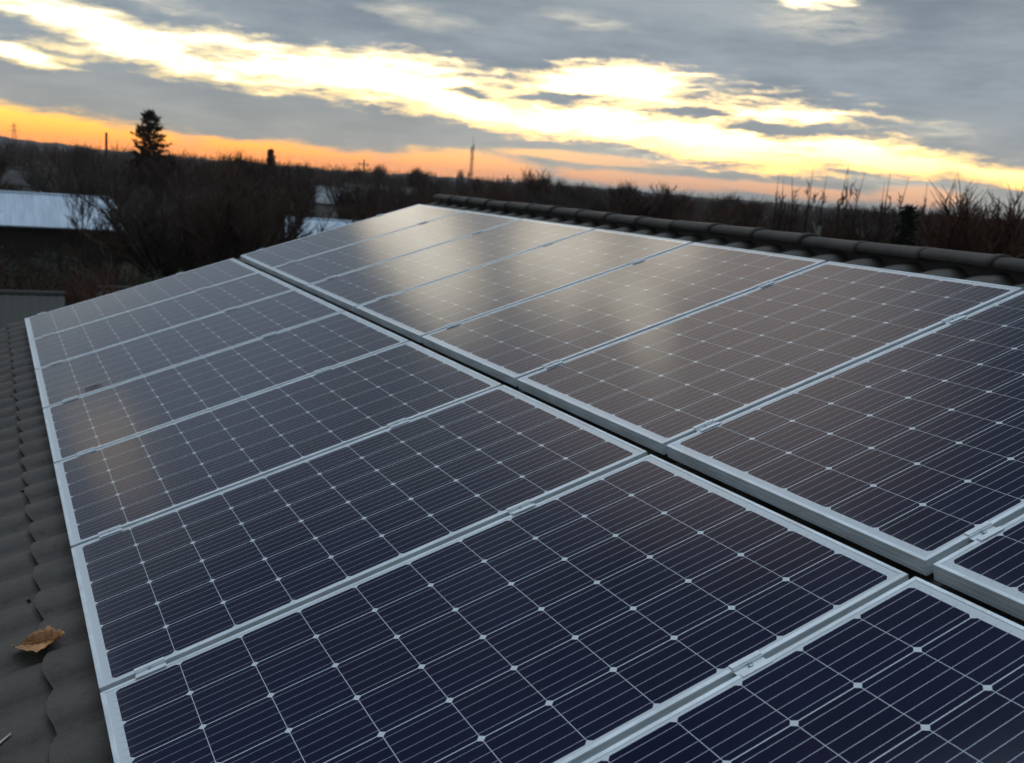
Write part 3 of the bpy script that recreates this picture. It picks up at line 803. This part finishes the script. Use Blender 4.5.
# ------------------------------------------------------------------ bare trees
def rv(rn): 
    v = Vector((rn.gauss(0, 1), rn.gauss(0, 1), rn.gauss(0, 1))); return v.normalized()
def tree_mesh(seed, kind, H=1.0):
    """unit-height bare tree: returns (wood, twigs) builders"""
    rn = random.Random(seed)
    wood, tw = MB(), MB()
    P = dict(
        fruit=dict(th=.26, lean=.10, n1=9, l1=.55, up1=.85, n2=9, l2=.27, up2=.5, n3=12, l3=.14, r=.031),
        round=dict(th=.66, lean=.05, n1=24, l1=.38, up1=1.1, n2=11, l2=.20, up2=.6, n3=12, l3=.12, r=.012),
        tall=dict(th=.80, lean=.04, n1=15, l1=.30, up1=.85, n2=6, l2=.14, up2=.55, n3=5, l3=.08, r=.013),
        stem=dict(th=.97, lean=.03, n1=10, l1=.17, up1=3.4, n2=3, l2=.06, up2=2.0, n3=2, l3=.035, r=.0098),
        bush=dict(th=.04, lean=.05, n1=14, l1=.75, up1=1.1, n2=8, l2=.36, up2=.7, n3=9, l3=.18, r=.016),
        low=dict(th=.22, lean=.1, n1=9, l1=.6, up1=.9, n2=8, l2=.30, up2=.5, n3=4, l3=.16, r=.018))[kind]
    def path(p, d, L, n, wob, grav):
        pts = [p.copy()]; q = p.copy(); dd = d.copy()
        for i in range(n):
            dd = (dd + rv(rn) * wob + Vector((0, 0, grav))).normalized()
            q = q + dd * (L / n); pts.append(q.copy())
        return pts
    lean = rv(rn) * P['lean']; lean.z = 0
    tp = path(Vector((0, 0, 0)), (Vector((0, 0, 1)) + lean).normalized(), P['th'], 5, .05, .04)
    r0 = P['r']
    upright = kind in ('tall', 'stem')
    wood.tube([Vector((0, 0, -.03))] + tp, [r0 * 1.25] + [r0 * (1 - (.93 if upright else .7 if kind == 'round' else .3) * i / 5) for i in range(6)], 7)
    def along(pts, f):
        k = f * (len(pts) - 1); i = min(int(k), len(pts) - 2); t = k - i
        return pts[i].lerp(pts[i + 1], t), (pts[i + 1] - pts[i]).normalized()
    ga = rn.uniform(0, 6)
    if kind == 'round': upright_f = True
    else: upright_f = upright
    for i in range(P['n1']):
        f = (.30 + .70 * (i / P['n1']) ** .6) if kind == 'round' else (.25 + (.60 if kind == 'stem' else .72) * i / P['n1']) if upright_f else rn.uniform(.78, 1.0)
        if kind == 'bush': f = rn.uniform(.2, 1)
        p, d = along(tp, f); ga += 2.4 + rn.uniform(-.4, .4)
        out = Vector((math.cos(ga), math.sin(ga), 0))
        dr = (out * rn.uniform(.6, 1.1) + Vector((0, 0, P['up1'] * rn.uniform(.6, 1.6)))).normalized()
        L1 = P['l1'] * rn.uniform(.75, 1.2) * ((1.15 - .75 * f) if upright else (1.15 - .35 * f) if upright_f else 1)
        b1 = path(p, dr, L1, 5, .03 if upright else .12, .09)
        ra = r0 * (.30 if upright else .30 if kind == 'round' else .48) * rn.uniform(.7, 1.1)
        wood.tube(b1, [ra * (1 - .75 * k / 5) for k in range(6)], 5, False)
        for j in range(P['n2']):
            p2, d2 = along(b1, rn.uniform(.2, 1.0))
            dr2 = (d2 * .75 + rv(rn) * .7 + Vector((0, 0, P['up2']))).normalized()
            b2 = path(p2, dr2, P['l2'] * rn.uniform(.6, 1.25) * (L1 / P['l1']) ** .5, 4, .13, .06)
            rb = ra * .36 * rn.uniform(.7, 1.1)
            tw.tube(b2, [max(.0016, rb * (1 - .8 * k / 4)) for k in range(5)], 3, False)
            for q in range(P['n3']):
                p3, d3 = along(b2, rn.uniform(.15, 1.0))
                dr3 = (d3 * .7 + rv(rn) * .65 + Vector((0, 0, .25))).normalized()
                b3 = path(p3, dr3, P['l3'] * rn.uniform(.5, 1.3), 2, .2, .03)
                tw.tube(b3, [.0025, .0019, .0010] if kind != 'low' else [.0034, .0028, .0016], 3, False)
    zm = max(max(v[2] for v in wood.v), max(v[2] for v in tw.v) if tw.v else 0)
    for m_ in (wood, tw): m_.v = [(v[0] / zm, v[1] / zm, v[2] / zm) for v in m_.v]
    return wood, tw
TREES = {}
def tree_kind(key, seed, kind, bark, twigm):
    w, t = tree_mesh(seed, kind)
    TREES[key] = (w.mesh('trunk', bark, True), t.mesh('crown', twigm))
for i in range(4): tree_kind(('fruit', i), 100 + i, 'fruit', M_bark, (M_twig, M_twig_grey, M_twig, M_twig_red)[i])
for i in range(4): tree_kind(('round', i), 200 + i, 'round', M_bark, (M_twig, M_twig_red, M_twig_grey, M_twig)[i])
for i in range(3): tree_kind(('tall', i), 300 + i, 'tall', M_bark, (M_twig, M_twig_red, M_twig)[i])
for i in range(4): tree_kind(('stem', i), 400 + i, 'stem', M_bark, M_twig)
for i in range(3): tree_kind(('bush', i), 500 + i, 'bush', M_bark, (M_twig, M_twig_red, M_twig_grey)[i])

PROTO = {}
def tree(key, loc, height, rz, label, cat='tree', group=None, spread=1.0, name=None, lean=0.0):
    name = name or {'bush': 'bare_bush'}.get(key[0], 'bare_tree')
    r = thing(name, label, cat, loc, rz, group)
    r.rotation_euler = (0, lean, rz)
    r.scale = (height * spread, height * spread, height)
    if key not in PROTO:
        PROTO[key] = (obj('trunk', TREES[key][0], r), obj('crown', TREES[key][1], r))
    else:
        for c in PROTO[key]:
            d = c.copy(); COL.objects.link(d); d.parent = r
    return r

BLOCK = []     # (x, y, radius) kept free of trees
for o in [o for o in COL.objects if o.get('category') in ('shed', 'house', 'hut', 'outbuilding') and o.name != 'tiled_house']:
    BLOCK.append((o.location.x, o.location.y, 5.5 if 'long' in o.name else 3.0))
def free(p, r=.8):
    if -4.5 < p.x < 11 and -14 < p.y < 3.5: return False
    return all((p.x - x) ** 2 + (p.y - y) ** 2 > (q + r) ** 2 for x, y, q in BLOCK)

def build_named_trees():
    # upright stems behind the ridge on the right
    tops = [(41.65, 1.15), (42.04, .92), (42.98, 1.36), (43.3, 1.64), (43.8, 1.36), (44.75, 1.95), (45.31, 1.57), (45.68, 1.81),
            (46.88, 1.06), (47.2, 1.65), (47.57, 1.42), (49.31, 1.19)]
    words = ['leftmost', 'second from the left', 'third from the left', 'fourth from the left', 'fifth from the left', 'sixth from the left, the tallest',
             'seventh from the left', 'eighth from the left', 'ninth from the left', 'just left of the dark spruce', 'right beside the dark spruce', 'standing alone right of the dark spruce']
    rn = random.Random(6)
    for i, (az, el) in enumerate(tops):
        D = 36 + rn.uniform(-4, 7); el += .25
        tree(('stem', i % 4), at(az - .15, D), hz(el, D) * 1.02, rn.uniform(0, 6), 'thin upright bare poplar stem behind the ridge, %s' % words[i], 'tree',
             'bare poplar stems behind the ridge', 1.0, 'bare_poplar', rn.uniform(-.03, .05))
    for (az, el, D, k, lab) in ((50.9, 2.0, 33, 0, 'bare round tree behind the ridge, right of the dark spruce'), (52.2, 2.75, 30, 1, 'tallest bare round tree behind the ridge at the right edge'),
                                (53.5, 2.2, 34, 2, 'bare round tree cut by the right picture edge')):
        tree(('round', k), at(az, D), hz(el, D) * .97, k * 1.7, lab, 'tree', 'bare round trees at the right', 1.0)
    for (az, el, D, k, lab) in ((28.3, 1.3, 105, 1, 'reddish bare tree with broad crown right of the lattice mast'), (30.0, .9, 110, 2, 'low broad bare tree beside the reddish one'),
                                (12.4, 1.0, 80, 0, 'bare bushy tree on the skyline right of the tall conifer'), (33.2, .9, 95, 3, 'bare tree over the middle of the ridge')):
        tree(('round', k), at(az, D), hz(el, D) * .97, k * 2.1, lab, 'tree', None, 1.0)
    for (az, el, D, k, lab) in ((4.3, -2.1, 43, 0, 'bare tree in front of the long shed roof, near its right end'), (5.95, -2.0, 42, 1, 'slim bare tree at the right corner of the long shed'),
                                (9.8, -1.6, 38, 2, 'dark bare tree with forked trunk beyond the far panel edge'), (11.6, -1.2, 34, 3, 'larger dark bare tree nearest the far panel edge')):
        tree(('fruit' if k > 1 else 'tall', k % 3), at(az, D), hz(el + .9, D), k * 1.3, lab, 'tree', None, .8)
build_named_trees()

# conifers
def conifer(label, loc, H, seed, width, loose, gap=0.0, name='conifer_tree'):
    rn = random.Random(seed)
    r = thing(name, label, 'tree', loc, rn.uniform(0, 6))
    mb = MB(); mb.tube([(0, 0, -.2), (0, 0, H * .5), (.03, .02, H * .98)], [H * .018, H * .012, .02], 8); obj('trunk', mb.mesh('trunk', M_bark), r)
    mb = MB(); z = H * .12; 
    while z < H * .985:
        f = z / H
        rad = width * (1 - f) ** (.62 if loose else .5) * rn.uniform(.65, 1.1) + .12
        nb = rn.randint(5, 8) if not loose else rn.randint(6, 9)
        a0 = rn.uniform(0, 6.3)
        for k in range(nb):
            a = a0 + 6.283 * k / nb + rn.uniform(-.3, .3)
            L = rad * rn.uniform(.55, 1.15)
            tip = Vector((math.cos(a) * L, math.sin(a) * L, z + L * rn.uniform(-.05 if loose else -.15, .5 if loose else .15)))
            base = Vector((0, 0, z))
            mb.tube([base, tip], [.022, .006], 3, False)
            n = int(9 + L * (17 if loose else 16))
            for q in range(n):
                t = rn.uniform(.18, 1.05); c = base.lerp(tip, t)
                s = rn.uniform(.10, .22) * (1.5 if loose else 1.15 - .4 * f)
                d = (rv(rn) + Vector((0, 0, .35)) + (tip - base).normalized() * .8).normalized(); w = d.orthogonal().normalized() * s * .25
                w.rotate(Matrix.Rotation(rn.uniform(0, 6), 3, d))
                c = c + rv(rn) * .07
                mb.add([c - w, c + w, c + d * s + w * .3, c + d * s - w * .3], [(0, 1, 2, 3)])
        z += H * (.020 if not loose else .024) * rn.uniform(.7, 1.4)
    obj('crown', mb.mesh('crown', M_needle_brown if loose else M_needle), r)
conifer('tall dark conifer standing out against the orange sky', at(7.5, 80), hz(2.3, 80), 5, 2.7, True)
conifer('small dark pointed spruce among the bare stems behind the ridge', at(48.2, 33), hz(.45, 33), 9, .62, False, name='spruce_tree')
conifer('small conifer on the skyline between the tall conifer and the mast', at(13.66, 115), hz(.85, 115), 12, 1.0, True)
conifer('low dark conifer on the skyline beside the bare bushy tree', at(11.9, 100), hz(.35, 100), 15, .9, False)

def evergreen(label, loc, H, wd, seed):
    rn = random.Random(seed); r = thing('evergreen_shrub', label, 'shrub', loc, 0, 'evergreen shrubs below the long shed')
    mb = MB()
    for k in range(6):
        a = rn.uniform(0, 6.3); mb.tube([(0, 0, -.1), (math.cos(a) * wd * .3, math.sin(a) * wd * .3, H * .5), (math.cos(a) * wd * .6, math.sin(a) * wd * .6, H * .85)], [.05, .035, .012], 5, False)
    obj('stem', mb.mesh('stem', M_bark), r)
    mb = MB(); cl = []
    for k in range(60):
        v = rv(rn); rr = rn.uniform(.35, 1) ; cl.append(Vector((v.x * wd * rr, v.y * wd * rr, H * .52 + v.z * H * .44 * rr)))
    for c in cl:
        for q in range(60):
            p = c + rv(rn) * rn.uniform(.05, .34); s = rn.uniform(.05, .11); d = rv(rn); w = d.orthogonal().normalized() * s * .45
            mb.add([p - w * .3, p + d * s * .5 - w, p + d * s, p + d * s * .5 + w], [(0, 1, 2, 3)])
    obj('foliage', mb.mesh('foliage', M_shrubleaf), r)
evergreen('dark evergreen shrub in front of the long shed, nearest the left edge', at(.5, 36), 2.7, 1.7, 1)
evergreen('dark evergreen shrub below the long shed, beside the leftmost one', at(3.2, 38), 2.5, 1.7, 2)
evergreen('low dark evergreen shrub between the shed and the panel edge', at(7.4, 34), 2.2, 1.6, 3)

# garden and woodland trees that nothing tells apart, by zone
def build_garden_trees():
    rn = random.Random(21)
    zones = [
        ('bare brown garden tree in the thicket around the long shed', 'bare trees around the long shed', -4, 9, 30, 75, 40, ('fruit', 'fruit', 'bush', 'round')),
        ('bare brown tree in the dense thicket beyond the far panel edge', 'bare trees beyond the far panel edge', 8, 24, 26, 90, 56, ('fruit', 'bush', 'fruit', 'round')),
        ('bare brown tree in the woodland band behind the ridge', 'bare trees behind the ridge', 24, 41, 45, 130, 66, ('fruit', 'round', 'bush', 'tall')),
        ('bare brown tree in the scrub below the poplar stems', 'bare trees around the poplar stems', 41, 57, 34, 110, 64, ('fruit', 'bush', 'round', 'round')),
        ('bare tree on the far wooded skyline at the left', 'bare skyline trees at the left', -4, 14, 85, 190, 30, ('round', 'round', 'fruit', 'tall')),
        ('bare tree on the far wooded skyline left of the lattice mast', 'bare skyline trees left of the mast', 14, 25, 100, 190, 32, ('round', 'round', 'fruit', 'tall'))]
    for lab, grp, a0, a1, d0, d1, n, kinds in zones:
        c = 0; tries = 0
        while c < n and tries < 4000:
            tries += 1
            az = rn.uniform(a0, a1); D = math.sqrt(rn.uniform(d0 ** 2, d1 ** 2)) if rn.random() < .5 else rn.uniform(d0, d1)
            p = at(az, D)
            if not free(p): continue
            k = rn.choice(kinds)
            idx = rn.randrange({'tall': 3, 'bush': 3}.get(k, 4))
            # crowns mostly stay near eye level, a few poke above
            if rn.random() < .5: el = rn.uniform(-2.0, -.1) * min(1, 70 / D) if az < 24 else rn.uniform(-.7, .2)
            else: el = rn.uniform(-.05, .85) * (1 if az < 41 else .9)
            H = max(1.6, hz(el, D))
            if k == 'bush': H = min(H, 4.2)
            if k == 'tall' and el < 0: k, idx = 'fruit', idx
            # keep the view of the sheds and cottages open
            if any(abs(az - ba) < bw and D < bd and H > hz(be, D) for ba, bw, bd, be in ((2.4, 5.4, 50, -4.6), (16.6, .9, 92, -1.9), (19.7, .7, 104, -1.9), (16.9, 2.2, 58, -3.7), (9.2, .8, 66, -3.6), (1.9, 1.1, 88, -1.9), (.8, 2.4, 25, -9), (5.9, .6, 29, -8))): continue
            tree((k, idx), p, H, rn.uniform(0, 6.28), lab, 'bush' if k == 'bush' else 'tree', grp, rn.uniform(.85, 1.2))
            c += 1
build_garden_trees()
def build_shed_bushes():
    rn = random.Random(77)
    for k in range(26):
        az = rn.uniform(-1.5, 7.6); D = rn.uniform(28, 44)
        p = at(az, D)
        tree(('bush', rn.randrange(3)), p, max(1.2, hz(rn.uniform(-6.4, -4.35), D)), rn.uniform(0, 6), 'bare brown bush in the row before the dark wall of the long shed', 'bush', 'bare bushes before the long shed wall', rn.uniform(1.0, 1.5))
build_shed_bushes()
# the far wood and the scrub read as one mass
def merged(name, builder_mats, placements, mat):
    verts, faces = [], []
    off = 0
    for (arrs, M) in placements:
        for (V, F) in arrs:
            A = np.array(M)
            verts.append(V @ A[:3, :3].T + A[:3, 3]); faces.append(F + off); off += len(V)
    V = np.concatenate(verts); F = np.concatenate(faces)
    me = bpy.data.meshes.new(name)
    me.vertices.add(len(V)); me.vertices.foreach_set('co', V.astype(np.float32).ravel())
    me.loops.add(F.size); me.loops.foreach_set('vertex_index', F.astype(np.int32).ravel())
    me.polygons.add(len(F)); me.polygons.foreach_set('loop_start', np.arange(0, F.size, 4, dtype=np.int32))
    me.polygons.foreach_set('loop_total', np.full(len(F), 4, dtype=np.int32))
    me.materials.append(mat); me.update(calc_edges=True)
    return me
def quads(mb):
    return np.array(mb.v), np.array([f for f in mb.f if len(f) == 4])
def build_masses():
    rn = random.Random(33)
    lows = []
    for s in range(4):
        w, t = tree_mesh(700 + s, 'low'); lows.append([quads(w), quads(t)])
    def xf(p, H, sp): return Matrix.Translation(p) @ Matrix.Rotation(rn.uniform(0, 6.28), 4, 'Z') @ Matrix.Diagonal((H * sp, H * sp, H, 1))
    pl = []
    while len(pl) < 620:
        az = rn.uniform(-6, 60); D = rn.uniform(130, 480); p = at(az, D)
        el = rn.uniform(-.1, .62) * (1 if az < 27 else .8)
        pl.append((rn.choice(lows), xf(p, max(3, hz(el, D)), rn.uniform(1.0, 1.7))))
    o = obj('far_woods', merged('far_woods', None, pl, M_twig)); tag(o, 'far bare woodland merging into one dark brown band on the skyline', 'woods', None, 'stuff')
    pl = []
    while len(pl) < 900:
        az = rn.uniform(-6, 60); D = 22 + 120 * rn.random() ** 1.3; p = at(az, D)
        if not free(p, .2): continue
        H = rn.uniform(.9, 2.3) * (1 + D / 160)
        if 24 < D < 50 and az < 7.5: H = min(H, 1.3)
        pl.append((rn.choice(lows), xf(p, H, rn.uniform(.9, 1.5))))
    o = obj('undergrowth', merged('undergrowth', None, pl, M_twig_grey)); tag(o, 'leafless brown scrub covering the ground between the garden trees', 'scrub', None, 'stuff')
build_masses()

# thin evening air over the gardens
def build_haze():
    m = bpy.data.materials.new('evening_air'); m.use_nodes = True
    t = NT(m.node_tree); t.n.clear()
    o = t.n.new('ShaderNodeOutputMaterial'); v = t.n.new('ShaderNodeVolumePrincipled')
    v.inputs['Color'].default_value = (.80, .85, .92, 1); v.inputs['Density'].default_value = .00022
    v.inputs['Anisotropy'].default_value = .3
    t.l.new(v.outputs[0], o.inputs['Volume'])
    mb = MB(); mb.box((0, 0, 17), (6000, 6000, 38))
    h = obj('haze', mb.mesh('haze', m)); h['kind'] = 'stuff'; tag(h, 'thin bluish evening haze over the gardens and woods', 'haze')
build_haze()
